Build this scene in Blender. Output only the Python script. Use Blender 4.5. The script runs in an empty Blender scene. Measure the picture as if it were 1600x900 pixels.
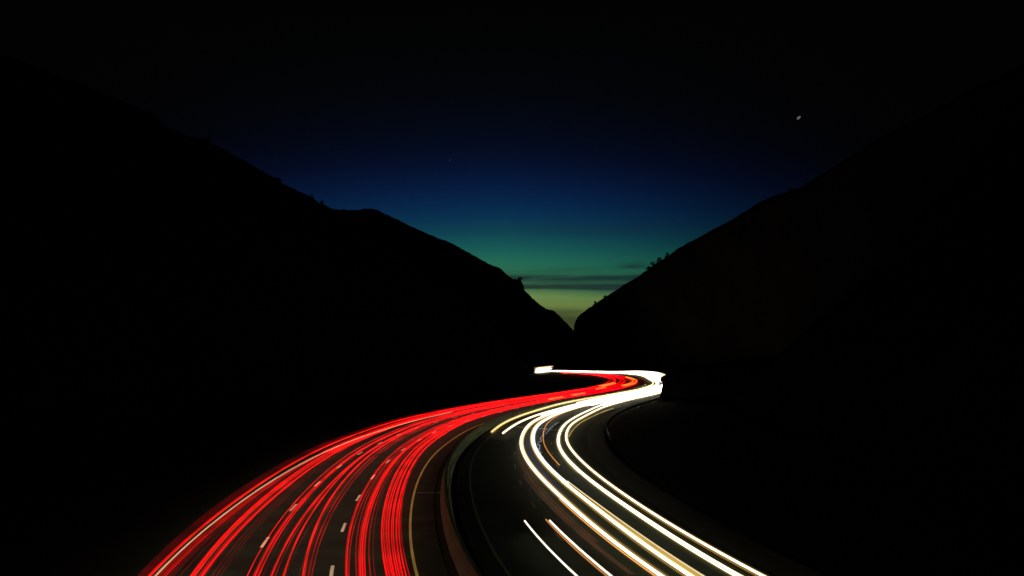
import bpy, bmesh, math, random
import numpy as np
from mathutils import Vector, noise

random.seed(7)
rng = np.random.default_rng(7)
S = bpy.context.scene
C = S.collection

# ------------------------------------------------------------------ camera
HCAM = 9.0            # eye height on the overpass
F = 1713.0            # focal length in photo pixels (1600 wide)
HOR = 558.0           # horizon row in the photo
cam_d = bpy.data.cameras.new('camera')
cam = bpy.data.objects.new('camera', cam_d)
C.objects.link(cam)
cam.location = (0, 0, HCAM)
cam.rotation_euler = (math.radians(90), 0, 0)
cam_d.sensor_width = 36
cam_d.lens = F / 1600 * 36
cam_d.shift_y = (HOR - 450) / 1600
cam_d.clip_start = 0.3
cam_d.clip_end = 40000
S.camera = cam

# ------------------------------------------------------------------ world: last light after sunset
W = bpy.data.worlds.new("World")
S.world = W
W.use_nodes = True
nt = W.node_tree
nt.nodes.clear()
N = nt.nodes.new
L = nt.links.new


def srgb(r, g, b):
    f = lambda c: (c / 12.92 if c <= 0.04045 else ((c + 0.055) / 1.055) ** 2.4)
    return (f(r / 255), f(g / 255), f(b / 255), 1)


def ramp(stops, interp='LINEAR'):
    n = N('ShaderNodeValToRGB')
    cr = n.color_ramp
    cr.interpolation = interp
    while len(cr.elements) > 1:
        cr.elements.remove(cr.elements[-1])
    cr.elements[0].position = stops[0][0]
    cr.elements[0].color = stops[0][1]
    for p, c in stops[1:]:
        e = cr.elements.new(p)
        e.color = c
    return n


def math_n(op, a=None, b=None, clamp=False):
    n = N('ShaderNodeMath')
    n.operation = op
    n.use_clamp = clamp
    for i, v in enumerate((a, b)):
        if v is None:
            continue
        if isinstance(v, (int, float)):
            n.inputs[i].default_value = v
        else:
            L(v, n.inputs[i])
    return n.outputs[0]


tc = N('ShaderNodeTexCoord')
sep = N('ShaderNodeSeparateXYZ')
L(tc.outputs['Generated'], sep.inputs[0])
el = math_n('ARCSINE', sep.outputs['Z'])                    # elevation, radians
az = math_n('ARCTAN2', sep.outputs['X'], sep.outputs['Y'])  # azimuth, 0 = straight ahead
# the after-glow leans a little: tilt the bands with azimuth
el_t = math_n('ADD', el, math_n('MULTIPLY', math_n('ABSOLUTE', math_n('SUBTRACT', az, -0.01)), 0.05))


def e_of(y):    # photo row -> ramp position (elevation / 0.40)
    return max(0.0, math.atan((HOR - y) / F) / 0.40)


sky_rows = [(560, (84, 78, 34)), (520, (80, 80, 38)), (492, (70, 80, 42)), (474, (112, 132, 68)), (460, (104, 134, 76)),
            (447, (62, 106, 72)), (425, (44, 106, 78)), (405, (33, 102, 84)), (385, (24, 86, 84)), (362, (16, 66, 80)),
            (340, (11, 50, 78)), (315, (8, 37, 72)), (285, (7, 25, 58)), (255, (6, 16, 42)), (225, (5, 11, 29)),
            (190, (4, 8, 19)), (140, (3, 5, 9)), (60, (2, 3, 3)), (0, (2, 2, 2))]
rs = ramp([(e_of(y), srgb(*c)) for y, c in sky_rows])
L(math_n('DIVIDE', el_t, 0.40, True), rs.inputs[0])
# azimuth fall-off of the glow
d_az = math_n('SUBTRACT', az, -0.035)
fall = math_n('EXPONENT', math_n('MULTIPLY', math_n('POWER', math_n('ABSOLUTE', math_n('DIVIDE', d_az, 0.240)), 2.4), -1.0))
mix0 = N('ShaderNodeMix')
mix0.data_type = 'RGBA'
L(fall, mix0.inputs[0])
mix0.inputs[6].default_value = srgb(2, 2, 2)
L(rs.outputs[0], mix0.inputs[7])
# thin stratus bands low in the gap
comb = N('ShaderNodeCombineXYZ')
L(math_n('MULTIPLY', az, 5.0), comb.inputs[0])
L(math_n('MULTIPLY', el, 95.0), comb.inputs[1])
no = N('ShaderNodeTexNoise')
no.inputs['Scale'].default_value = 1.0
no.inputs['Detail'].default_value = 5
L(comb.outputs[0], no.inputs['Vector'])


comb2 = N('ShaderNodeCombineXYZ')
L(math_n('MULTIPLY', az, 22.0), comb2.inputs[0])
L(math_n('MULTIPLY', el, 170.0), comb2.inputs[1])
no2 = N('ShaderNodeTexNoise')
no2.inputs['Scale'].default_value = 1.0
no2.inputs['Detail'].default_value = 4
L(comb2.outputs[0], no2.inputs['Vector'])


def band(y0, half, amount, az0=None, azw=None):
    z0 = math.atan((HOR - y0) / F)
    w = half / F
    wob = math_n('MULTIPLY', math_n('SUBTRACT', no.outputs[0], 0.5), 0.010)
    t = math_n('DIVIDE', math_n('SUBTRACT', math_n('ADD', el, wob), z0), w)
    g = math_n('EXPONENT', math_n('MULTIPLY', math_n('POWER', math_n('ABSOLUTE', t), 2.0), -1.0))
    if az0 is not None:
        u = math_n('DIVIDE', math_n('SUBTRACT', az, az0), azw)
        g = math_n('MULTIPLY', g, math_n('EXPONENT', math_n('MULTIPLY', math_n('MULTIPLY', u, u), -1.0)))
    return math_n('MULTIPLY', math_n('MULTIPLY', g, amount), math_n('ADD', math_n('MULTIPLY', no2.outputs[0], 2.6), -0.32, True))


bands = band(434, 4.5, 0.75)
for b_ in (band(448, 4.0, 0.9, 0.04, 0.09), band(449, 4.0, 0.45, 0.10, 0.2), band(441, 10, 0.30), band(424, 3, 0.22, 0.03, 0.05), band(415, 4.5, 0.62, 0.110, 0.014),
           band(418, 3, 0.25, 0.06, 0.03), band(487, 6, 0.25), band(360, 10, 0.16, 0.08, 0.09), band(500, 20, 0.2)):
    bands = math_n('ADD', bands, b_)
streak_n = math_n('MULTIPLY', math_n('SUBTRACT', no.outputs[0], 0.48, True), 0.9)
low = math_n('SUBTRACT', 1.0, math_n('DIVIDE', el, 0.11, True), True)
bands = math_n('ADD', bands, math_n('MULTIPLY', streak_n, low), True)
bands = math_n('MINIMUM', bands, 0.78)
mix1 = N('ShaderNodeMix')
mix1.data_type = 'RGBA'
L(bands, mix1.inputs[0])
L(mix0.outputs[2], mix1.inputs[6])
mix1.inputs[7].default_value = srgb(22, 30, 40)
# below the horizon: dark
up = math_n('GREATER_THAN', el, -0.02)
mix2 = N('ShaderNodeMix')
mix2.data_type = 'RGBA'
L(up, mix2.inputs[0])
mix2.inputs[6].default_value = (0.0005, 0.0005, 0.0005, 1)
L(mix1.outputs[2], mix2.inputs[7])
bg = N('ShaderNodeBackground')
bg.inputs['Strength'].default_value = 1.0
L(mix2.outputs[2], bg.inputs['Color'])
wo = N('ShaderNodeOutputWorld')
L(bg.outputs[0], wo.inputs[0])

S.view_settings.view_transform = 'Standard'
S.view_settings.look = 'None'
S.view_settings.exposure = 0
S.view_settings.gamma = 1
S.cycles.use_denoising = True
S.cycles.max_bounces = 3
S.cycles.transparent_max_bounces = 160
S.cycles.sample_clamp_indirect = 4


# ------------------------------------------------------------------ materials
def principled(name, color, rough=0.8, spec=0.3, noise_scale=None, amt=0.3, bump=0.0, second=None):
    m = bpy.data.materials.new(name)
    m.use_nodes = True
    t = m.node_tree
    b = t.nodes['Principled BSDF']
    b.inputs['Base Color'].default_value = (*color, 1)
    b.inputs['Roughness'].default_value = rough
    b.inputs['Specular IOR Level'].default_value = spec
    if noise_scale:
        g = t.nodes.new('ShaderNodeNewGeometry')
        n = t.nodes.new('ShaderNodeTexNoise')
        n.inputs['Scale'].default_value = noise_scale
        n.inputs['Detail'].default_value = 8
        n.inputs['Roughness'].default_value = 0.65
        t.links.new(g.outputs['Position'], n.inputs['Vector'])
        r = t.nodes.new('ShaderNodeValToRGB')
        s2 = second or tuple(min(1, c * (1 + amt)) for c in color)
        r.color_ramp.elements[0].position = 0.32
        r.color_ramp.elements[1].position = 0.68
        r.color_ramp.elements[0].color = (*(c * (1 - amt) for c in color), 1)
        r.color_ramp.elements[1].color = (*s2, 1)
        t.links.new(n.outputs[0], r.inputs[0])
        t.links.new(r.outputs[0], b.inputs['Base Color'])
        if bump:
            n2 = t.nodes.new('ShaderNodeTexNoise')
            n2.inputs['Scale'].default_value = noise_scale * 12
            n2.inputs['Detail'].default_value = 4
            t.links.new(g.outputs['Position'], n2.inputs['Vector'])
            bp = t.nodes.new('ShaderNodeBump')
            bp.inputs['Strength'].default_value = bump
            bp.inputs['Distance'].default_value = 0.03
            t.links.new(n2.outputs[0], bp.inputs['Height'])
            t.links.new(bp.outputs[0], b.inputs['Normal'])
    return m


M = {}
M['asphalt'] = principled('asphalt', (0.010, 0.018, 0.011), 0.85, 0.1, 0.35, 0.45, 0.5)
M['shoulder'] = principled('shoulder_concrete', (0.045, 0.043, 0.028), 0.85, 0.15, 0.5, 0.3, 0.4)
M['earth'] = principled('dry_earth', (0.02, 0.018, 0.014), 0.95, 0.05, 0.05, 0.4, 0.6)
M['rock'] = principled('hill_rock_and_scrub', (0.0065, 0.0065, 0.0055), 0.95, 0.0, 0.03, 0.4, 0.6)
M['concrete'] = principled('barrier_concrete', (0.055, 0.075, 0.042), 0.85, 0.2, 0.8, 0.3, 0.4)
M['white_paint'] = principled('white_road_paint', (0.78, 0.76, 0.62), 0.6, 0.3, 3.0, 0.15)
M['yellow_paint'] = principled('yellow_road_paint', (0.50, 0.52, 0.12), 0.6, 0.3, 3.0, 0.15)
M['dark_paint'] = principled('dark_road_paint', (0.09, 0.09, 0.06), 0.8, 0.1, 4.0, 0.5)  # markings of the right-hand road, darker than the other paint
M['steel'] = principled('galvanised_steel', (0.35, 0.35, 0.33), 0.45, 0.5)
M['steel'].node_tree.nodes['Principled BSDF'].inputs['Metallic'].default_value = 0.7
M['timber'] = principled('weathered_timber', (0.12, 0.09, 0.06), 0.9, 0.1, 5, 0.3)
M['leaf'] = principled('scrub_leaves', (0.03, 0.034, 0.016), 0.9, 0.02, 2, 0.4)
M['bark'] = principled('scrub_bark', (0.06, 0.045, 0.03), 0.95, 0.05, 6, 0.3)
M['joint'] = principled('joint_sealant', (0.5, 0.48, 0.42), 0.5, 0.5, 4, 0.3)


def glow(name, color, strength, sample=True, flick=0.0, solid=False):
    strength *= 1.0 if solid else 0.5      # a see-through streak shows its front and its back wall
    m = bpy.data.materials.new(name)
    m.use_nodes = True
    t = m.node_tree
    t.nodes.clear()
    e = t.nodes.new('ShaderNodeEmission')
    e.inputs['Color'].default_value = (*color, 1)
    e.inputs['Strength'].default_value = strength
    if flick:
        g = t.nodes.new('ShaderNodeNewGeometry')
        n = t.nodes.new('ShaderNodeTexNoise')
        n.inputs['Scale'].default_value = 0.16
        n.inputs['Detail'].default_value = 3
        t.links.new(g.outputs['Position'], n.inputs['Vector'])
        mr = t.nodes.new('ShaderNodeMapRange')
        mr.inputs['From Min'].default_value = 0.35
        mr.inputs['From Max'].default_value = 0.65
        mr.inputs['To Min'].default_value = strength * (1 - flick)
        mr.inputs['To Max'].default_value = strength * (1 + flick)
        t.links.new(n.outputs[0], mr.inputs['Value'])
        t.links.new(mr.outputs[0], e.inputs['Strength'])
    o = t.nodes.new('ShaderNodeOutputMaterial')
    if solid:
        t.links.new(e.outputs[0], o.inputs[0])
    else:            # light adds to whatever lies behind it
        tr = t.nodes.new('ShaderNodeBsdfTransparent')
        ad = t.nodes.new('ShaderNodeAddShader')
        t.links.new(e.outputs[0], ad.inputs[0])
        t.links.new(tr.outputs[0], ad.inputs[1])
        t.links.new(ad.outputs[0], o.inputs[0])
    m.cycles.emission_sampling = 'FRONT' if sample else 'NONE'
    return m


G = {
    'red': glow('tail_light_bright', (1.0, 0.0, 0.0), 0.9, False, 0.3),
    'redmid': glow('tail_light_medium', (1.0, 0.0, 0.004), 0.3, False, 0.5),
    'reddim': glow('tail_light_dim', (1.0, 0.0, 0.02), 0.08, False, 0.6),
    'redhot': glow('tail_light_hot', (1.0, 0.04, 0.01), 1.1, False, 0.3),
    'orange': glow('indicator_orange', (1.0, 0.38, 0.03), 0.9, False),
    'copper': glow('indicator_copper', (0.75, 0.26, 0.05), 1.0, False),
    'brown': glow('side_marker_brown', (0.20, 0.06, 0.025), 0.5, False, 0.5),
    'white': glow('headlight_white', (1.0, 0.92, 0.73), 1.7, True),
    'cool': glow('headlight_cool_white', (0.95, 0.92, 0.90), 1.05, True),
    'cream': glow('headlight_cream', (1.0, 0.78, 0.42), 0.85, True),
    'gold': glow('lamp_gold', (0.85, 0.55, 0.12), 0.65, False, 0.25),
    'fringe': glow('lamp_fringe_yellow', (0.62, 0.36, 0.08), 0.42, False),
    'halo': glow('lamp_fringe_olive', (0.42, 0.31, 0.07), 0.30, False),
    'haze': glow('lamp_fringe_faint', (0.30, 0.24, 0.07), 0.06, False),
    'blue': glow('road_sheen_blue', (0.02, 0.02, 0.12), 0.3, False, 0.6),
    'pale': glow('marker_pale_blue', (0.30, 0.32, 0.42), 0.55, False, 0.6),
    'pink': glow('edge_line_glow_pink', (1.0, 0.42, 0.22), 0.85, False, 0.15),
    'star': glow('star_light', (0.8, 0.8, 0.85), 0.14, False, 0, True),
    'faint': glow('faint_star_light', (0.5, 0.6, 0.8), 0.05, False, 0, True),
}


# ------------------------------------------------------------------ object helpers
def mesh_obj(name, verts, faces, mat, parent=None, smooth=False):
    me = bpy.data.meshes.new(name)
    me.from_pydata([tuple(map(float, v)) for v in verts], [], faces)
    me.materials.append(mat)
    if smooth:
        me.polygons.foreach_set('use_smooth', [True] * len(me.polygons))
    me.update()
    o = bpy.data.objects.new(name, me)
    C.objects.link(o)
    if parent:
        o.parent = parent
    return o


def tag(o, label=None, cat=None, group=None, kind=None):
    if label: o['label'] = label
    if cat: o['category'] = cat
    if group: o['group'] = group
    if kind: o['kind'] = kind
    return o


def empty(name, loc=(0, 0, 0)):
    o = bpy.data.objects.new(name, None)
    o.location = loc
    C.objects.link(o)
    bpy.context.view_layer.update()
    return o


def put(o, parent):      # parent while keeping world coordinates
    o.parent = parent
    o.matrix_parent_inverse = parent.matrix_world.inverted()
    return o


def gauss(a, sig):
    if sig <= 0: return a
    k = np.arange(-int(3 * sig), int(3 * sig) + 1)
    w = np.exp(-0.5 * (k / sig) ** 2)
    w /= w.sum()
    p = len(k) // 2
    if a.ndim == 1:
        e = np.concatenate([2 * a[0] - a[1:p + 1][::-1], a, 2 * a[-1] - a[-p - 1:-1][::-1]])
        return np.convolve(e, w, 'valid')
    return np.stack([gauss(a[:, i], sig) for i in range(a.shape[1])], 1)


def back(x, y, z=0.0):   # photo pixel -> world point on the level z
    Y = F * (HCAM - z) / (y - HOR)
    return np.array([(x - 800) / F * Y, Y])


# ------------------------------------------------------------------ the road's reference line (right-hand dashed lane line)
ctrl = [(1.5, 4), (-4.2, 25), (-7.7, 45.7), (-9.0, 58), (-9.95, 70.7), (-10.55, 83), (-10.8, 95), (-10.7, 106),
        (-10.2, 117), (-9.5, 129.6), (-8.5, 141.5), (-5.2, 163), (-0.7, 185), (7.2, 217), (16.6, 250), (25.6, 285),
        (34.2, 330), (39.4, 370), (42.8, 410), (44.2, 450), (43.0, 500), (38, 545), (27, 588), (11, 624), (-9, 655),
        (-35, 680), (-65, 700)]
ctrl = np.array(ctrl, float)
seg = np.r_[0, np.cumsum(np.hypot(*np.diff(ctrl, axis=0).T))]
STEP = 1.0
sd = np.arange(0, seg[-1], STEP)
R = np.stack([np.interp(sd, seg, ctrl[:, 0]), np.interp(sd, seg, ctrl[:, 1])], 1)
R = gauss(R, 7)
sR = np.r_[0, np.cumsum(np.hypot(*np.diff(R, axis=0).T))]
sd = np.arange(0, sR[-1], STEP)
R = np.stack([np.interp(sd, sR, R[:, 0]), np.interp(sd, sR, R[:, 1])], 1)
T = np.gradient(R, axis=0)
T /= np.hypot(T[:, 0], T[:, 1])[:, None]
T = gauss(T, 5)
T /= np.hypot(T[:, 0], T[:, 1])[:, None]
NR = np.stack([T[:, 1], -T[:, 0]], 1)     # to the right
NS = len(sd)


def to_su(p):
    d = R - p
    i = int(np.argmin((d ** 2).sum(1)))
    v = p - R[i]
    return sd[i] + float(v @ T[i]), float(v @ NR[i])


def line(u, s0, s1, step=2.0, z=0.0):
    """points of the curve at side offset u (number or function of s)"""
    ss = np.arange(s0, s1 + 1e-6, step)
    if len(ss) < 2: ss = np.array([s0, s1])
    uu = np.array([u(s) for s in ss]) if callable(u) else np.full(len(ss), float(u))
    rx, ry = np.interp(ss, sd, R[:, 0]), np.interp(ss, sd, R[:, 1])
    nx, ny = np.interp(ss, sd, NR[:, 0]), np.interp(ss, sd, NR[:, 1])
    zz = np.array([z(s) for s in ss]) if callable(z) else np.full(len(ss), float(z))
    return np.stack([rx + nx * uu, ry + ny * uu, zz], 1), ss


def widen(s):            # the two carriageways draw apart round the far bend
    t = min(1, max(0, (s - 400) / 170))
    return 10.0 * t * t * (3 - 2 * t)


def cant(s, u):       # the far bend is banked: its outer side lies higher
    t = min(1, max(0, (s - 380) / 130))
    q = min(1, max(0, (s - 535) / 60))
    return 0.13 * t * t * (3 - 2 * t) * (1 - 0.75 * q * q * (3 - 2 * q)) * max(0, u - 7.0)


def strip(name, u0, u1, s0, s1, z, mat, parent=None, step=2.0):
    za, zb = z if isinstance(z, tuple) else (z, z)
    a, _ = line(u0, s0, s1, step, za)
    b, _ = line(u1, s0, s1, step, zb)
    n = len(a)
    v = list(a) + list(b)
    f = [(i, i + n, i + n + 1, i + 1) for i in range(n - 1)]
    return mesh_obj(name, v, f, mat, parent)


def sweep(name, profile, s0, s1, mat, parent=None, step=2.0, closed=True, uoff=None):
    """sweep a (u, z) outline along the road"""
    ss = np.arange(s0, s1 + 1e-6, step)
    k = len(profile)
    v, f = [], []
    cols = []
    for (u, z) in profile:
        fu = (lambda s, u=u: u + (uoff(s) if uoff else 0))
        p, _ = line(fu, s0, s1, step, z)
        cols.append(p)
    n = len(cols[0])
    for i in range(n):
        for j in range(k):
            v.append(cols[j][i])
    for i in range(n - 1):
        for j in range(k if closed else k - 1):
            j2 = (j + 1) % k
            f.append((i * k + j, i * k + j2, (i + 1) * k + j2, (i + 1) * k + j))
    if closed:
        f.append(tuple(range(k)))
        f.append(tuple((n - 1) * k + j for j in range(k))[::-1])
    return mesh_obj(name, v, f, mat, parent)


def tube(name, pts, rad, mat, parent=None, sides=6, flat=1.0):
    """a tapered tube through world points; rad is a list, ends rounded"""
    P = np.array(pts, float)
    n = len(P)
    rad = np.array(rad if hasattr(rad, '__len__') else [rad] * n, float)
    t = np.gradient(P, axis=0)
    t /= np.linalg.norm(t, axis=1)[:, None]
    side = np.stack([t[:, 1], -t[:, 0], np.zeros(n)], 1)
    side /= np.linalg.norm(side, axis=1)[:, None]
    upv = np.cross(side, t)
    v, f = [], []
    for i in range(n):
        for j in range(sides):
            a = 2 * math.pi * j / sides
            v.append(P[i] + rad[i] * (math.cos(a) * side[i] + flat * math.sin(a) * upv[i]))
    for i in range(n - 1):
        for j in range(sides):
            j2 = (j + 1) % sides
            f.append((i * sides + j, i * sides + j2, (i + 1) * sides + j2, (i + 1) * sides + j))
    c0, c1 = len(v), len(v) + 1
    v.append(P[0] - t[0] * rad[0] * 1.2)
    v.append(P[-1] + t[-1] * rad[-1] * 1.2)
    for j in range(sides):
        j2 = (j + 1) % sides
        f.append((c0, j2, j))
        f.append((c1, (n - 1) * sides + j, (n - 1) * sides + j2))
    return mesh_obj(name, v, f, mat, parent)


# ------------------------------------------------------------------ ground sheet
gs = 9000
gx = np.linspace(-gs, gs, 25)
gv = [(x, y + 3000, -0.06) for y in gx for x in gx]
gf = [(j * 25 + i, j * 25 + i + 1, (j + 1) * 25 + i + 1, (j + 1) * 25 + i) for j in range(24) for i in range(24)]
tag(mesh_obj('ground', gv, gf, M['earth']), kind='structure')

S_END = sd[-1] - 2
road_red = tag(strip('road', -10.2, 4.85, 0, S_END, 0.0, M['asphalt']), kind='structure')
U_IN, U_OUT = 6.3, 18.2
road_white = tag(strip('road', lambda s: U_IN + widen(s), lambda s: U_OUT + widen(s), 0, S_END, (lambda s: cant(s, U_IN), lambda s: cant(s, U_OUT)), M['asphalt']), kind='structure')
tag(strip('shoulder', lambda s: U_OUT + widen(s) + 0.01, lambda s: U_OUT + 2.0 + widen(s), 0, S_END, (lambda s: cant(s, U_OUT), lambda s: cant(s, U_OUT + 2)), M['shoulder']), kind='structure')
tag(sweep('verge', [(-13.5, -0.055), (-13.5, -0.02), (-10.25, -0.004), (-10.25, -0.055)], 0, S_END, M['earth']), kind='structure')

# painted lines, parts of the roads
strip('edge_line', -7.24, -7.10, 0, 420, 0.004, M['white_paint'], road_red, 1.5)
strip('yellow_line', 3.44, 3.57, 0, 420, 0.004, M['yellow_paint'], road_red, 1.5)
strip('yellow_line', lambda s: U_IN + 0.9 + widen(s), lambda s: U_IN + 1.04 + widen(s), 0, 420, 0.004, M['dark_paint'], road_white, 1.5)

# dashes: located from the near ones seen in the photograph, then every 12.2 m
s_a = to_su(back(534, 824))[0]
k0 = -3
for ln, s_ref in ((0.0, s_a), (-3.55, to_su(back(458, 793))[0])):
    for k in range(k0, 19):
        s0 = s_ref + 12.2 * k - 1.5
        if s0 < 2: continue
        strip('lane_dash', ln - 0.075, ln + 0.075, s0, s0 + 3.0, 0.004, M['white_paint'], road_red, 1.0)
for ln in (10.9, 14.4):
    for k in range(0, 16):
        s0 = 25 + 12.2 * k
        strip('lane_dash', ln - 0.06, ln + 0.06, s0, s0 + 3.0, 0.004, M['dark_paint'], road_white, 1.0)

# transverse joints sealed across the pavement
def joint(name, pa, pb, w, parent):
    a, b = back(*pa), back(*pb)
    d = (b - a) / np.linalg.norm(b - a)
    n = np.array([-d[1], d[0]]) * w
    v = [(*(a - n), 0.005), (*(b - n), 0.005), (*(b + n), 0.005), (*(a + n), 0.005)]
    mesh_obj(name, v, [(0, 1, 2, 3)], M['joint'], parent)


joint('pavement_joint', (798, 666), (892, 674), 0.10, road_white)
joint('pavement_joint', (652, 770), (688, 770), 0.05, road_red)

# ------------------------------------------------------------------ median barrier (a profiled concrete wall)
prof = [(5.25, -0.05), (5.25, 0.09), (5.42, 0.33), (5.50, 0.84), (5.68, 0.84), (5.76, 0.33), (5.93, 0.09), (5.93, -0.05)]
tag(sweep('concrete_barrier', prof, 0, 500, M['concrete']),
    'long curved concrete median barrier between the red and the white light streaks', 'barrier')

# guard rail outside the far bend
rail = empty('guard_rail', (*line(U_OUT + 2.3, 130, 131)[0][0][:2], 0))
tag(rail, 'steel guard rail on posts along the outside of the right-hand carriageway', 'guard rail')
uo = widen
wprof = [(U_OUT + 2.30, 0.48), (U_OUT + 2.36, 0.53), (U_OUT + 2.30, 0.60), (U_OUT + 2.30, 0.64), (U_OUT + 2.36, 0.70),
         (U_OUT + 2.30, 0.78), (U_OUT + 2.33, 0.78), (U_OUT + 2.40, 0.70), (U_OUT + 2.33, 0.62), (U_OUT + 2.40, 0.53), (U_OUT + 2.33, 0.48)]
put(sweep('rail', wprof, 118, 330, M['steel'], uoff=uo), rail)
for k in range(54):
    s = 118 + 3.9 * k
    p, _ = line(U_OUT + 2.52 + uo(s), s, s + 0.2, 0.2)
    x, y = p[0][:2]
    h = 0.8
    b = 0.08
    v = [(x + dx, y + dy, z) for z in (-0.06, h) for dx, dy in ((-b, -b), (b, -b), (b, b), (-b, b))]
    v.append((x, y, h + 0.03))
    f = [(0, 1, 5, 4), (1, 2, 6, 5), (2, 3, 7, 6), (3, 0, 4, 7), (4, 5, 8), (5, 6, 8), (6, 7, 8), (7, 4, 8)]
    put(mesh_obj('post', v, f, M['timber']), rail)


# ------------------------------------------------------------------ hills
def catmull_px(px, n):
    px = np.array(px, float)
    s = np.r_[0, np.cumsum(np.hypot(*np.diff(px, axis=0).T))]
    q = np.linspace(0, s[-1], n)
    return np.stack([np.interp(q, s, px[:, i]) for i in range(px.shape[1])], 1)


def hill(name, sil, foot, n=420, m=34, rough=1.3, seed=0, base=-3.0):
    """sil: (x, y, distance) of the crest; foot: world points of the toe, both along the canyon"""
    q = catmull_px(sil, n)
    ft = np.array(foot, float)
    fs = np.r_[0, np.cumsum(np.hypot(*np.diff(ft, axis=0).T))]
    fq = np.linspace(0, fs[-1], n)
    ft = gauss(np.stack([np.interp(fq, fs, ft[:, 0]), np.interp(fq, fs, ft[:, 1])], 1), 6)
    V, Fc = [], []
    mb = 12
    for i in range(n):
        x, y, D = q[i]
        cx, cy = (x - 800) / F * D, D
        jit = (noise.noise((i * 0.32, seed, 0)) * 1.3 + noise.noise((i * 0.11, seed, 4)) * 1.5 + noise.noise((i * 0.9, seed, 9)) * 0.7) * rough
        cz = HCAM + (HOR - y + jit) / F * D
        fx, fy = ft[i]
        for j in range(m):
            t = j / (m - 1)
            X = fx + (cx - fx) * t
            Y = fy + (cy - fy) * t
            prof_ = (t ** 1.12)
            Z = base + (cz - base) * prof_
            w = math.sin(math.pi * t) ** 0.8 if 0 < t < 1 else 0
            sc = 0.018
            nz = noise.fractal((X * sc, Y * sc, seed * 7.1), 0.9, 2.1, 6)
            Z += w * nz * 0.055 * (cz - base) - w * 0.02 * (cz - base)
            V.append((X, Y, Z))
        dirx, diry = cx - fx, cy - fy
        dl = math.hypot(dirx, diry) + 1e-6
        for j in range(1, mb + 1):
            t = j / mb
            back_d = max(150, (cz) * 2.2) * t
            X = cx * (1 + back_d / math.hypot(cx, cy))
            Y = cy * (1 + back_d / math.hypot(cx, cy))
            Z = cz * (1 - t ** 1.3) - 3 * t
            nz = noise.fractal((X * 0.012, Y * 0.012, seed * 3.1), 0.9, 2.1, 4)
            V.append((X, Y, Z + nz * 4 * t * (1 - t)))
    mm = m + mb
    for i in range(n - 1):
        for j in range(mm - 1):
            Fc.append((i * mm + j, (i + 1) * mm + j, (i + 1) * mm + j + 1, i * mm + j + 1))
    o = mesh_obj(name, V, Fc, M['rock'], smooth=True)
    tag(o, kind='structure')
    return o


left_foot = [(-52, -30), (-40, 10), (-32, 40), (-31, 80), (-31, 120), (-27, 160), (-20, 200), (-10, 240), (2, 290), (8, 340),
             (10, 400), (12, 470), (12, 530), (9.5, 575)]
left_sil = [(-420, -150, 210), (-150, 10, 240), (0, 82, 270), (100, 120, 300), (190, 158, 330), (240, 178, 350), (262, 200, 360),
            (292, 212, 372), (320, 217, 382), (332, 224, 388), (360, 239, 400), (400, 262, 420), (436, 282, 445), (452, 292, 455),
            (475, 303, 470), (487, 308, 478), (500, 317, 488), (515, 324, 500), (530, 330, 515), (600, 372, 560), (680, 432, 600),
            (760, 500, 610), (812, 556, 600), (834, 584, 590)]
hill('hills', left_sil, left_foot, seed=1)
far_foot = [(-420, 640), (-250, 720), (-140, 760), (-60, 775), (0, 790), (40, 800), (90, 850), (100, 900)]
far_sil = [(380, 330, 900), (460, 330, 900), (524, 327, 905), (540, 328, 910), (560, 328, 920), (574, 325, 930), (586, 327, 935), (600, 333, 940),
           (650, 357, 965), (672, 367, 975), (702, 378, 990), (722, 389, 1000), (742, 400, 1010), (765, 413, 1020), (782, 419, 1030),
           (792, 429, 1035), (802, 436, 1040), (812, 437, 1045), (816, 442, 1050), (820, 453, 1055), (832, 466, 1065), (840, 473, 1070),
           (852, 482, 1080), (866, 486, 1090), (874, 493, 1100), (881, 501, 1105), (887, 506, 1110), (890, 512, 1115), (894, 516, 1120), (900, 521, 1125), (930, 545, 1150)]
hill('hills', far_sil, far_foot, seed=2, rough=0.9)
right_foot = [(30, -30), (24, 0), (22, 30), (24, 60), (24, 90), (25, 120), (27.5, 150), (31, 175), (35, 200), (39, 225), (43, 245), (47, 262),
              (56, 268), (75, 285), (92, 330), (100, 400), (104, 480), (106, 560), (108, 640), (104, 740), (98, 840), (94, 900)]
right_sil = [(2050, -160, 170), (1800, -10, 200), (1600, 100, 230), (1500, 150, 250), (1400, 203, 272), (1365, 222, 280), (1330, 243, 290), (1300, 262, 300),
             (1275, 277, 308), (1250, 294, 316), (1228, 300, 325), (1205, 308, 335), (1188, 315, 345), (1165, 330, 360), (1140, 345, 378), (1115, 358, 400),
             (1090, 372, 425), (1072, 381, 450), (1058, 389, 470), (1050, 395, 485), (1042, 401, 500), (1030, 408, 520), (1012, 421, 545), (995, 433, 575), (985, 439, 600),
             (965, 452, 650), (950, 461, 700), (935, 471, 745), (922, 480, 790), (908, 490, 840), (900, 499, 880), (897, 508, 910), (896.5, 518, 930), (880, 535, 960)]
hill('hills', right_sil, right_foot, n=460, seed=3, rough=0.9)


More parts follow.
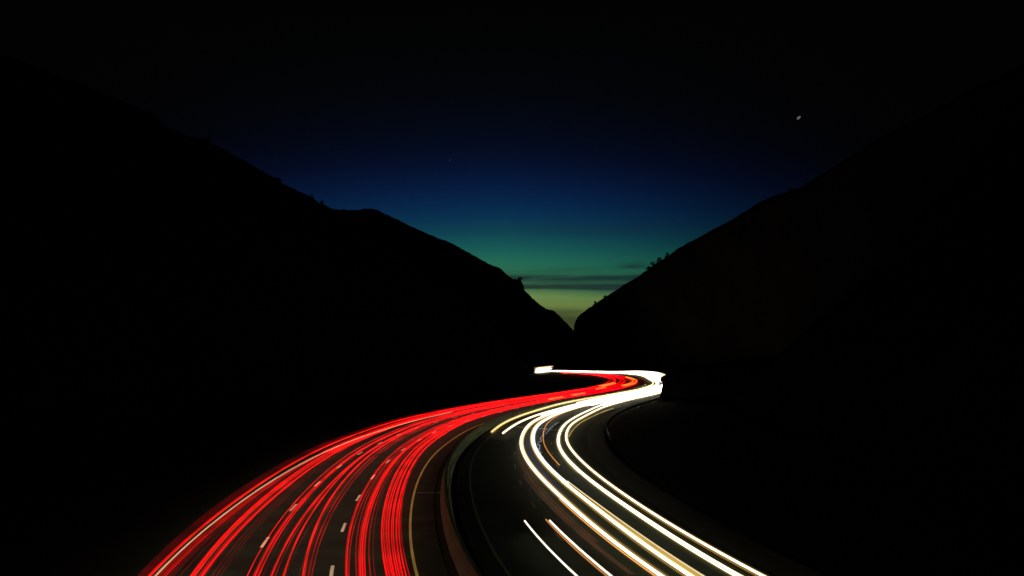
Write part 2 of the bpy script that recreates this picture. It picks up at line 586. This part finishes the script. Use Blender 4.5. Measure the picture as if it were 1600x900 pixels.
# the cut bank at the inside of the bend, hiding the road's widest point
def bank():
    V, Fc = [], []
    nx, ny = 60, 34
    for i in range(nx):
        for j in range(ny):
            a = i / (nx - 1)
            t = j / (ny - 1)
            # nose line runs from the near road side to the bend
            sb_ = 228 + 80 * a
            pb = line(19.9 + 0.5 * noise.noise((sb_ * 0.3, 2, 1)) + 36 * t, sb_, sb_ + 1, 1)[0][0]
            ax, ay = pb[0], pb[1]
            # distance in from the toe
            edge = min(a, 1 - a) * 70
            inn = min(edge, (t * 36))
            h = 6.7 * (1 - math.exp(-inn / 0.9)) + 0.12 * inn
            h += noise.fractal((ax * 0.35, ay * 0.35, 3), 0.9, 2.1, 5) * 0.5 * min(1, inn)
            V.append((ax, ay, h - 0.3))
    for i in range(nx - 1):
        for j in range(ny - 1):
            Fc.append((i * ny + j, (i + 1) * ny + j, (i + 1) * ny + j + 1, i * ny + j + 1))
    o = mesh_obj('embankment', V, Fc, M['rock'], smooth=True)
    tag(o, kind='structure')


bank()


# ------------------------------------------------------------------ scrub trees along the crests and on the bank
def ground_hit(x, y):
    dg = bpy.context.evaluated_depsgraph_get()
    d = Vector(((x - 800) / F, 1, (HOR - y) / F)).normalized()
    hit, loc, _, _, ob, _ = S.ray_cast(dg, Vector((0, 0, HCAM)), d)
    return loc if hit else None


def scrub(base, h, w, label, group, seed, kind='tree', lean=0.0):
    r = random.Random(seed)
    root = empty('scrub_' + kind, base)
    tag(root, label, kind, group)
    tv = []
    # trunk with two limbs, one mesh
    P = [np.array([0, 0, -0.6 * h * 0.3]), np.array([lean * 0.2, 0, h * 0.25]), np.array([lean * 0.6, 0.02, h * 0.6]), np.array([lean, 0, h * 0.85])]
    t = tube('trunk', P, [h * 0.05, h * 0.04, h * 0.025, h * 0.012], M['bark'], root)
    V, Fc = [], []
    cl = []
    for k in range(9):
        a = r.uniform(0, 6.28)
        rr = w * 0.5 * r.uniform(0.1, 0.75)
        cl.append((lean * 0.7 + rr * math.cos(a), rr * math.sin(a), h * r.uniform(0.12, 0.85), w * r.uniform(0.16, 0.3)))
    for (x0, y0, z0, rad) in cl:
        for q in range(60 if kind == 'tree' else 170):
            d = Vector((r.gauss(0, 1), r.gauss(0, 1), r.gauss(0, 0.8))).normalized() * rad * r.uniform(0.5, 1.15)
            c = Vector((x0, y0, z0)) + d
            a1 = Vector((r.gauss(0, 1), r.gauss(0, 1), r.gauss(0, 1))).normalized()
            a2 = a1.cross(Vector((r.gauss(0, 1), r.gauss(0, 1), r.gauss(0, 1)))).normalized()
            sz = w * r.uniform(0.04, 0.09)
            i0 = len(V)
            V += [c - a1 * sz, c + a2 * sz * 0.6, c + a1 * sz, c - a2 * sz * 0.6]
            Fc.append((i0, i0 + 1, i0 + 2, i0 + 3))
    mesh_obj('crown', V, Fc, M['leaf'], root)
    return root


bpy.context.view_layer.update()
ridge = [
    (928, 477, 9, 7, 'small dark upright scrub tree low on the right-hand crest, just above the notch', 2),
    (945, 466, 5, 6, 'tiny round-topped scrub bush on the right-hand crest near the yellow part of the sky', 0.5),
    (1014, 423, 6, 9, 'low spreading scrub bush on the right-hand crest, lowest of a row of four', -1.5),
    (1021, 417, 9, 8, 'leaning scrub tree on the right-hand crest, second lowest of a row of four', -2),
    (1031, 411, 7, 9, 'rounded scrub bush on the right-hand crest, second highest of a row of four', -1),
    (1042, 403, 10, 10, 'thick round scrub bush on the right-hand crest, highest of a row of four', 0),
    (325, 223, 9, 11, 'scrub bush high on the left-hand crest, outlined against dark blue sky', 0),
    (436, 285, 7, 10, 'low scrub bush halfway down the left-hand crest', 0),
    (487, 311, 8, 7, 'small scrub tree low on the left-hand crest, above a smaller one', 0.5),
    (502, 320, 9, 8, 'scrub tree at the foot of the left-hand crest, just above the saddle', 1),
    (812, 440, 7, 9, 'scrub bush on the rocky step of the far left crest beside the notch', 0),
    (1236, 300, 6, 8, 'scrub bush where the right-hand crest flattens in the dark', 0),
]
for i, (x, y, hp, wp, lab, ln) in enumerate(ridge):
    loc = None
    yy = y - 3
    while loc is None and yy < y + 30:
        loc = ground_hit(x, yy)
        yy += 0.7
    if loc is None: continue
    k = loc.y / F
    scrub((loc.x, loc.y, loc.z - 1.6 * k), hp * k, wp * k, lab, 'scrub on the hill crests', 40 + i, lean=ln * k)

nose = [(1038, 612, 12, 12), (1041, 600, 10, 10), (1046, 594, 13, 12), (1042, 607, 12, 10), (1047, 590, 17, 15), (1053, 593, 17, 15)]
nl = ['lowest bush on the dark bank at the right end of the white streaks', 'bush biting into the right end of the white streaks, below the round one',
      'round bush standing against the right end of the white streaks', 'bush on the bank just below the end of the streaks, left of the others',
      'tallest bush on top of the dark bank beside the bend', 'rearmost bush on the dark bank, rightmost of the clump']
for i, (x, y, hp, wp) in enumerate(nose):
    D = 226 + 5 * i
    k = D / F
    X = (x - 800) * k
    Z = HCAM + (HOR - y - hp * 0.5) * k
    dg = bpy.context.evaluated_depsgraph_get()
    hit, loc, *_ = S.ray_cast(dg, Vector((X, D, 60)), Vector((0, 0, -1)))
    zb = loc.z if hit else 0
    top = HCAM + (HOR - (y - hp * 0.9)) * k
    scrub((X, D, zb - 0.1), max(1.2, top - zb), wp * k * 1.3, nl[i], 'bushes on the bank by the bend', 80 + i, kind='bush')


# ------------------------------------------------------------------ light streaks
def traced(pix, z, sm=9):
    """(x, y) photo rows of one lamp path -> s grid and side offset"""
    su = sorted(to_su(back(x, y, z)) for x, y in pix)
    s = np.array([a for a, b in su])
    u = np.array([b for a, b in su])
    return s, u


NST = 0


def strands(name, P, rad, mats, parent, sides=6, k=3, seed=0):
    '''one lamp pair smeared out: k thin strands side by side that drift a little'''
    t = np.gradient(P, axis=0)
    side = np.stack([t[:, 1], -t[:, 0]], 1)
    side /= np.hypot(side[:, 0], side[:, 1])[:, None]
    q = np.arange(len(P))
    for j in range(k):
        o = (j - (k - 1) / 2) * 2.0 / k
        w = o + 0.16 * np.sin(q * 0.045 + seed * 1.7 + j * 2.1) + 0.08 * np.sin(q * 0.13 + seed + j)
        Q = P.copy()
        Q[:, :2] += side * (w * rad)[:, None]
        Q[:, 2] += 0.03 * ((j + seed) % 3)
        rr = rad * (1.02 / k) * (1 + 0.22 * np.sin(q * 0.06 + j * 1.3 + seed))
        put(tube(name, Q, rr, G[mats[j % len(mats)]], sides=sides), parent)


def lamp_streak(pix, z, rpx, mat, s_far=None, u_far=None, s_near=None, fringe=None, name='headlight_streak', label='', group=None,
                cat='light streak', grow=0.0022, sm=8, sides=8, halo=None, dz=0):
    s, u = traced(pix, z)
    a = s[0] if s_near is None else s_near
    b = s[-1] if s_far is None else s_far
    ss = np.arange(a, b, 1.5)
    if u_far is not None:
        ua = u[-1] - widen(s[-1])
        s = np.r_[s, s[-1] + 90, s[-1] + 260]
        u = np.r_[u, u_far * .7 + ua * .3, u_far]
        # these last ones are measured from the widening line
        uu = np.interp(ss, s, u)
        uu = gauss(uu, sm / 1.5 * 1.0)
        uu = uu + np.array([widen(q) for q in ss])
    else:
        uu = gauss(np.interp(ss, s, u), sm / 1.5)
    if s_near is not None and s_near < s[0]:   # straight on towards the camera with the lane
        sl = (np.interp(s[0] + 14, ss, uu) - np.interp(s[0] + 2, ss, uu)) / 12
        for i, q in enumerate(ss):
            if q < s[0]:
                uu[i] = np.interp(s[0] + 1, ss, uu) + sl * 0.6 * (q - s[0])
    P, _ = line(lambda q: float(np.interp(q, ss, uu)), ss[0], ss[-1], 1.5, z)
    if u_far is not None:
        P[:, 2] += np.array([cant(q, w_ - widen(q)) for q, w_ in zip(ss, uu)])
    dist = np.hypot(P[:, 0], P[:, 1])
    base_r = rpx / F * 70
    rad = base_r * (0.62 + 0.38 * dist / 70)
    rad = np.minimum(rad, base_r * 2.0 + 0.02)
    ta = np.ones(len(rad))
    root = empty(name, (P[0][0], P[0][1], 0))
    tag(root, label, cat, group)
    if fringe and rpx > 2:
        global NST
        NST += 1
        strands('light_strand', P, rad, {'white': [['white', 'cool', 'white'], ['white', 'white', 'cream'], ['cream', 'white', 'white']][NST % 3], 'cream': ['cream', 'cream', 'gold']}[mat], root, 8, 3, NST)
    else:
        put(tube('light_core', P, rad, G[mat], sides=sides), root)
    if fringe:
        fr = tube('light_fringe', P, rad * 1.36, G[fringe], sides=sides)  # glowing shells shape the soft bloom around the streak
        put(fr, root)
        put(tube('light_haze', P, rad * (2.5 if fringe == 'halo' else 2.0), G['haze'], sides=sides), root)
    return root


wg = 'headlight streaks of the oncoming traffic'
FAR = 645
A = [(1031, 900), (988, 867), (925, 817.5), (878, 776), (842.5, 743), (820.5, 713), (814.7, 690.7), (816, 680), (826.7, 665.3), (846.7, 652), (873, 642.7), (893, 637.3)]
B = [(1074, 900), (1007.5, 850.5), (952.5, 809), (925, 789), (883.8, 756), (850.8, 725.8), (833.5, 696.5), (831, 689), (832.5, 674), (850, 657), (877, 644), (900, 637)]
GO = [(1087, 900), (1035, 862), (980, 825), (925, 785), (878, 751.5)]
CC = [(1148, 900), (1079, 856), (1007.5, 809), (952.5, 773.5), (903, 735), (878, 707.5), (872, 691), (873, 679), (882.7, 664), (900, 651.5), (920, 642), (960, 626)]
DD = [(1187, 900), (1117.5, 858.8), (1035, 812), (980, 776), (925, 735), (897.5, 707.5), (885, 689), (884.7, 677), (893, 664), (906.7, 654.7), (922, 647), (952, 633)]
lamp_streak(A, 0.65, 3.37, 'white', FAR, 11.6, 22, 'fringe', label='thick white headlight streak, left one of the four that run to the bottom edge', group=wg)
lamp_streak(B, 0.65, 2.99, 'white', FAR, 12.4, 22, 'fringe', label='thick white headlight streak with a golden band along its right side', group=wg)
lamp_streak([(x + 3.2, y - 0.8) for x, y in B[4:]], 0.70, 1.9, 'cool', 420, 12.9, None, None,
            label='cool white core hugging the right side of the golden-banded streak in the bend', group=wg)
lamp_streak(GO, 0.66, 2.5, 'gold', None, None, 22, None, label='golden band between white streaks, widest at the bottom edge', group=wg)
lamp_streak([(x + 7, y - 1) for x, y in GO[:5]], 0.66, 1.0, 'cream', None, None, 22, None,
            label='thin pale line along the right edge of the golden band', group=wg)
lamp_streak(CC, 0.65, 2.89, 'white', FAR, 15.0, 22, 'halo', label='white headlight streak second from right at the bottom, haloed yellow in the bend', group=wg)
lamp_streak([(x, y) for x, y in CC[4:9]], 0.45, 5.2, 'halo', None, None, None, None,  # wide dim tube shapes the halo, no lamp of its own
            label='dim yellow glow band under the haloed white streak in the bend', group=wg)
lamp_streak(DD, 0.65, 2.43, 'white', FAR, 16.0, 22, 'fringe', label='rightmost white headlight streak, outer edge of the bend', group=wg)
lamp_streak([(889, 682), (895.5, 671), (912, 658), (932, 648), (960, 637)], 0.75, 0.8, 'gold', None, None, None, None,
            label='hair-thin golden line just outside the rightmost white streak in the bend', group=wg)
lamp_streak([(768.7, 675), (786.7, 662), (810.7, 650.7), (846.7, 639.3), (880, 630), (920, 622.5)], 0.65, 2.4, 'cream', FAR, 8.6, None, 'fringe',
            label='cream streak that starts abruptly left of the bend, upper one of the two short-ended ones', group=wg)
lamp_streak([(786, 676.7), (804, 664.5), (836, 649.5), (870.7, 639.5), (895, 633)], 0.65, 2.0, 'white', FAR, 9.8, None, 'fringe',
            label='white streak that starts abruptly left of the bend, lower one of the two short-ended ones', group=wg)
lamp_streak([(845, 649.5), (862, 643), (890, 635)], 0.7, 1.4, 'cool', FAR, 11.2, None, None,
            label='faint short cool white streak starting just right of the two short-ended ones', group=wg)
lamp_streak([(874, 726.5), (856, 705), (848.7, 689), (850, 673), (861, 656.5), (880, 645), (904, 637)], 0.75, 0.85, 'copper', None, None, None, None,
            label='thin orange streak curling between the white pairs in the bend', group=None)
lamp_streak([(815.5, 808), (856, 856), (901.6, 900)], 0.65, 1.1, 'white', None, None, 22, None,
            label='thin white streak starting out of the dark at the bottom, left one of the pair', group=wg)
lamp_streak([(853.5, 808), (903, 853), (954, 900)], 0.65, 1.2, 'white', None, None, 22, None,
            label='thin white streak starting out of the dark at the bottom, right one of the pair', group=wg)
lamp_streak([(852, 810.6), (897.5, 856), (948.5, 900)], 0.5, 0.75, 'copper', None, None, 22, None,
            label='thin orange streak clinging to the right one of the bottom short pair', group=None)
# orange underline of the left main streak near the bottom
lamp_streak([(1023, 900), (981, 868), (919, 819), (872, 778)], 0.6, 0.8, 'copper', None, None, 22, None,
            label='thin orange line along the left side of the leftmost long white streak', group=None)
# faint brown lines
for i, dx in enumerate((0, 4, -5, 9)):
    pts = [(809.5, 696.5), (813, 718), (822, 742), (842.5, 768), (875.5, 801), (925, 845), (990, 897)]
    lamp_streak([(x + dx, y + (i % 2)) for x, y in pts[(i % 3):len(pts) - (i % 2)]], 0.5, 0.45, 'brown', None, None, None, None,
                label='faint brownish hair line left of the long white streaks, ' + ('second', 'third', 'leftmost', 'rightmost')[i] + ' of four', group='faint brown side marker streaks', sides=5)
# glowing tubes painting the blue road sheen between the left pair of white cores
for i, dx in enumerate((0, 4.5)):
    pts = [(842, 668), (826, 682), (821.5, 693), (827, 712), (848, 742), (872, 764)]
    lamp_streak([(x + dx, y) for x, y in pts], 0.35, 1.6, 'blue', None, None, None, None,
                label='painted blue road sheen between the left pair of white streaks in the bend, ' + ('left', 'right')[i] + ' one', group='painted blue road sheen in the bend', sides=6)


def wiggle(pts, z, r, mat_, label, amp, group):
    P = []
    q = catmull_px(pts, 60)
    for i, (x, y) in enumerate(q):
        b = back(x + amp * math.sin(i * 0.55) + 0.6 * amp * math.sin(i * 1.3), y, z)
        P.append((b[0], b[1], z + 0.05 * math.sin(i * 0.9)))
    root = tag(tube("lamp_wiggle", P, r, G[mat_], sides=5), label, "light streak", group)
    return root


wiggle([(853, 669), (847, 682), (842, 692), (842.5, 703), (847, 715)], 0.9, 0.035, 'pale',
       'thin shaky bluish-white squiggle right of the double white core in the bend', 1.6, None)
wiggle([(872, 660), (862, 667), (853, 678)], 0.9, 0.03, 'pale', 'short shaky bluish line beside the orange streak in the bend', 1.1, None)

# denser bundle from the bend on, where the queues of cars overlap
bund = 'bundled headlight streaks beyond the bend'
nb = 0
for u0, sA, mt, rr in ((8.0, 235, 'cream', .13), (8.9, 212, 'white', .12), (9.6, 196, 'white', .12), (10.2, 205, 'cool', .12), (10.7, 190, 'white', .13),
                       (11.4, 184, 'white', .13), (12.0, 196, 'cool', .12), (12.8, 188, 'white', .13), (13.3, 206, 'cream', .12), (13.8, 186, 'white', .13),
                       (14.4, 192, 'cool', .13), (14.9, 200, 'white', .13), (15.6, 186, 'white', .12), (16.1, 240, 'white', .13), (16.9, 300, 'cream', .13)):
    ph = rng.uniform(0, 6)
    fu = lambda s, u0=u0, ph=ph: u0 + widen(s) + 0.25 * math.sin(s * 0.011 + ph)
    P, ss = line(fu, sA, FAR - (nb % 3) * 42, 2.5, 0.65 + rng.uniform(-.05, .25))
    P[:, 2] += np.array([cant(q, u0) for q in ss])
    rad = rr * (1 + np.clip((ss - 330) / 130, 0, 0.5))
    o = tube('headlight_streak', P, rad, G[mt], sides=6)
    tag(o, 'white or cream light streak inside the merged white bundle that sweeps round the bend', 'light streak', bund)
    nb += 1

# blazing far end where the headlights point straight at the viewer
fl = empty('headlight_flare', ((850 - 800) / F * 590, 590, 0.0))
tag(fl, 'short blazing white patch of headlights at the far left end of the road', 'headlight flare')
for i in range(6):
    z = 0.55 + 0.52 * i
    Yf = 590 + i * 0.5
    x0 = 836 + rng.uniform(-1.2, .8) + (0.6 * i if i > 4 else 0)
    x1 = 863 + rng.uniform(-2, 1) + (2.0 if i == 3 else 0)
    n = 8
    P = [((x0 + (x1 - x0) * t - 800) / F * Yf, Yf, z + 0.9 * t) for t in np.linspace(0, 1, n)]
    rr = [0.10] + [0.33] * (n - 2) + [0.12]
    put(tube('headlight', P, rr, G['white' if i < 5 else 'cream'], sides=6), fl)
put(tube('light_fringe', [((834 + 31 * t - 800) / F * 591.5, 591.5, 3.1 + 0.95 * t) for t in np.linspace(0, 1, 8)], [.1] + [.42] * 6 + [.1], G['fringe'], sides=6), fl)  # outer tubes shape the bloom of the flare
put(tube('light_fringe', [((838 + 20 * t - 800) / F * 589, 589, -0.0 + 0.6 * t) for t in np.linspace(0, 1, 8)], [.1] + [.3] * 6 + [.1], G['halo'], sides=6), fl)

# ---- red side: x at the bottom edge (y 900), x at y 780, half width in photo px, material
red = [
    (215, 352, 0.9, 'reddim', 1), (219, 357, 1.2, 'reddim', 1), (223, 362, 1.1, 'reddim', 1), (227, 366, 0.7, 'reddim', 1),
    (234, 374, 1.7, 'red', 1), (230.5, 370.5, 1.0, 'redmid', 1),
    (248, 389, 1.3, 'redmid', 1), (253, 392, 1.0, 'redmid', 1), (258, 396, 1.5, 'redmid', 1), (264, 401, 1.8, 'reddim', 1), (270, 404, 1.0, 'reddim', 1),
    (281, 407, 0.9, 'reddim', 1),
    (299, 410, 2.7, 'red', 1), (303, 415, 2.0, 'red', 1), (313, 424, 1.9, 'redmid', 1), (317, 428, 2.4, 'red', 1),
    (331, 438, 1.1, 'reddim', 1), (338, 444, 0.9, 'reddim', 1), (344, 449, 0.7, 'reddim', 1),
    (387, 467, 1.4, 'redmid', 2), (398, 475, 2.4, 'red', 2), (404, 479, 1.8, 'redmid', 2), (411, 484, 0.8, 'reddim', 2), (424, 496, 2.0, 'red', 2), (430, 500, 0.8, 'redmid', 2),
    (443, 504, 1.8, 'redmid', 2), (446, 516, 0.8, 'reddim', 2),
    (474, 516, 2.7, 'red', 2), (482, 527, 1.3, 'redmid', 2), (478, 521, 0.7, 'reddim', 2), (487, 533, 1.0, 'redmid', 2), (467, 524, 0.4, 'brown', 2),
    (541, 563, 1.7, 'redmid', 3), (545, 569, 1.1, 'redmid', 3), (557, 573, 0.9, 'redmid', 3), (564, 581, 3.6, 'red', 3), (570, 586, 1.5, 'redmid', 3), (579, 590, 0.9, 'redmid', 3), (586, 595, 0.9, 'reddim', 3),
    (606, 605, 2.7, 'red', 3), (612, 609, 2.0, 'redmid', 3), (616, 613, 1.6, 'red', 3), (622, 619, 2.5, 'red', 3), (628, 625, 1.8, 'redmid', 3), (634, 628, 1.5, 'redmid', 3), (640, 630, 1.1, 'redmid', 3),
]
lane_txt = {1: 'outer', 2: 'middle', 3: 'inner'}
look = {'red': 'bright red', 'redmid': 'medium red', 'reddim': 'dim red', 'brown': 'hair-thin brown'}
cnt = {}
order = {}
for r_ in sorted(red):
    order.setdefault((r_[3], r_[4]), []).append(r_)
ORD = 'first second third fourth fifth sixth seventh eighth ninth tenth eleventh twelfth'.split()
for i, (x0, x1, hw, mt, ln) in enumerate(red):
    z = 0.85
    sa, ua = to_su(back(x0, 900, z))
    sb, ub = to_su(back(x1, 780, z))
    slope = (ub - ua) / (sb - sa)
    lim = {1: (-9.4, -4.3), 2: (-5.2, -0.3), 3: (-1.2, 3.05)}[ln]
    ue = min(max(ub + slope * 12 + rng.uniform(-.2, .2), lim[0] if ln != 1 else -9.3), lim[1])
    s_end = rng.uniform(588, 594) + 2.2 * ue
    s_start = 22
    ss = np.arange(s_start, s_end, 2.0)
    ph = rng.uniform(0, 6)
    uu = np.interp(ss, [sa - 20, sa, sb, sb + 60, 700], [ua - slope * 20, ua, ub, ue, ue])
    uu = gauss(uu, 6) + 0.12 * np.sin(ss * 0.02 + ph) * np.clip((ss - 75) / 100, 0, 1)
    P, _ = line(lambda q: float(np.interp(q, ss, uu)), ss[0], ss[-1], 2.0, z)
    dist = np.hypot(P[:, 0], P[:, 1])
    r0 = hw / F * 46 * 0.82
    rad = r0 * (0.5 + 0.5 * np.minimum(dist, 260) / 46) ** 0.68
    rad = np.minimum(rad, 0.30)
    nm = 'tail_light_streak'
    root = empty(nm, (P[0][0], P[0][1], 0))
    if mt == 'red':
        strands('light_strand', P, rad, [['red', 'redmid', 'red'], ['red', 'red', 'redhot'], ['redmid', 'red', 'red']][i % 3], root, 6, 3, i)
    elif mt == 'redmid' and hw > 1.3:
        strands('light_strand', P, rad, ['redmid', 'red'], root, 6, 2, i)
    else:
        put(tube('light_core', P, rad, G[mt], sides=6), root)
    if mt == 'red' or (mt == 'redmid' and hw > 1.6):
        put(tube('light_fringe', P, rad * 1.45, G['reddim'], sides=6), root)  # dim shell gives the red streak its bloom
    o_ = order[(mt, ln)]
    tag(root, '%s tail light streak, %s lane, %s' % (look[mt], lane_txt[ln], 'the only one' if len(o_) == 1 else ORD[o_.index((x0, x1, hw, mt, ln))] + ' from left at the bottom edge'), 'light streak',
        '%s tail light streaks in the %s lane' % (look[mt], lane_txt[ln]))

# thin glowing pinkish tube added over the outer edge line to keep it visible
lamp_streak([(239, 900), (290, 852), (350, 807), (398, 768), (470, 726), (518, 702), (560, 684.5), (624, 664), (687, 648.5), (709, 643)],
            1.0, 0.62, 'pink', None, None, 22, None, name='edge_line_glow',
            label='added pinkish-cream glow running the length of the outer red band, its only pale line', sides=6)

# warm indicator streaks on the far bend of the red side
for (u0, s0, s1, mt, lab) in ((2.4, 298, 445, 'orange', 'orange indicator streak looping round the far red bend, outer one of two'),
                              (1.2, 305, 430, 'orange', 'orange indicator streak looping round the far red bend, inner one of two'),
                              (-4.4, 300, 338, 'copper', 'short orange streak on the inside of the far red bend, left one'),
                              (-3.2, 296, 333, 'orange', 'short orange streak on the inside of the far red bend, right one'),
                              (-1.2, 272, 286, 'copper', 'very short orange dash on the red band just before the far bend'),
                              (2.0, 228, 240, 'copper', 'short orange dash on the red band, second from the far bend'),
                              (2.6, 204, 216, 'copper', 'short orange dash along the lower edge of the red band')):
    P, ss = line(lambda s: u0 + 0.5 * math.sin((s - s0) * 0.03), s0, s1, 2.0, 1.15)
    tag(tube('indicator_streak', P, 0.14, G[mt], sides=6), lab, 'light streak', 'orange indicator streaks of the receding traffic')

# ------------------------------------------------------------------ overhead fill spots on the red carriageway, added for the receding cars' headlight beams
for ln in (-5.3, -1.8, 1.75):
    for k in range(44):
        s = 14 + 5.75 * k + (3.8 if ln > 0 else (7 if ln < -3 else 0))
        p, _ = line(ln, s, s + 1, 1)
        i = min(NS - 1, int(s))
        ld = bpy.data.lights.new('headlight_fill_spot', 'SPOT')
        ld.energy = 120
        ld.color = (1.0, 0.92, 0.70)
        ld.spot_size = math.radians(168)
        ld.spot_blend = 1.0
        ld.shadow_soft_size = 0.06
        lo = bpy.data.objects.new('headlight_fill_spot', ld)
        C.objects.link(lo)
        lo.location = (p[0][0], p[0][1], 3.0)
        d = Vector((T[i][0] * 0.3, T[i][1] * 0.3, -1.6))
        lo.rotation_euler = d.to_track_quat('-Z', 'Y').to_euler()

# ------------------------------------------------------------------ two stars
def star(x, y, r, mat, lab, stretch=1.0):
    D = 12000
    bm = bmesh.new()
    bmesh.ops.create_icosphere(bm, subdivisions=2, radius=r)
    me = bpy.data.meshes.new('star')
    bm.to_mesh(me)
    bm.free()
    me.materials.append(G[mat])
    o = bpy.data.objects.new('star', me)
    C.objects.link(o)
    o.location = ((x - 800) / F * D, D, HCAM + (HOR - y) / F * D)
    o.scale = (stretch, 1, 0.75)
    o.rotation_euler = (0, -0.7, 0)
    tag(o, lab, 'star', 'stars')


star(1248, 184, 17, 'star', 'single grey-white star trail in the dark sky at upper right', 1.5)
star(703.5, 250, 8, 'faint', 'very faint star in the dark blue sky above the left slope')
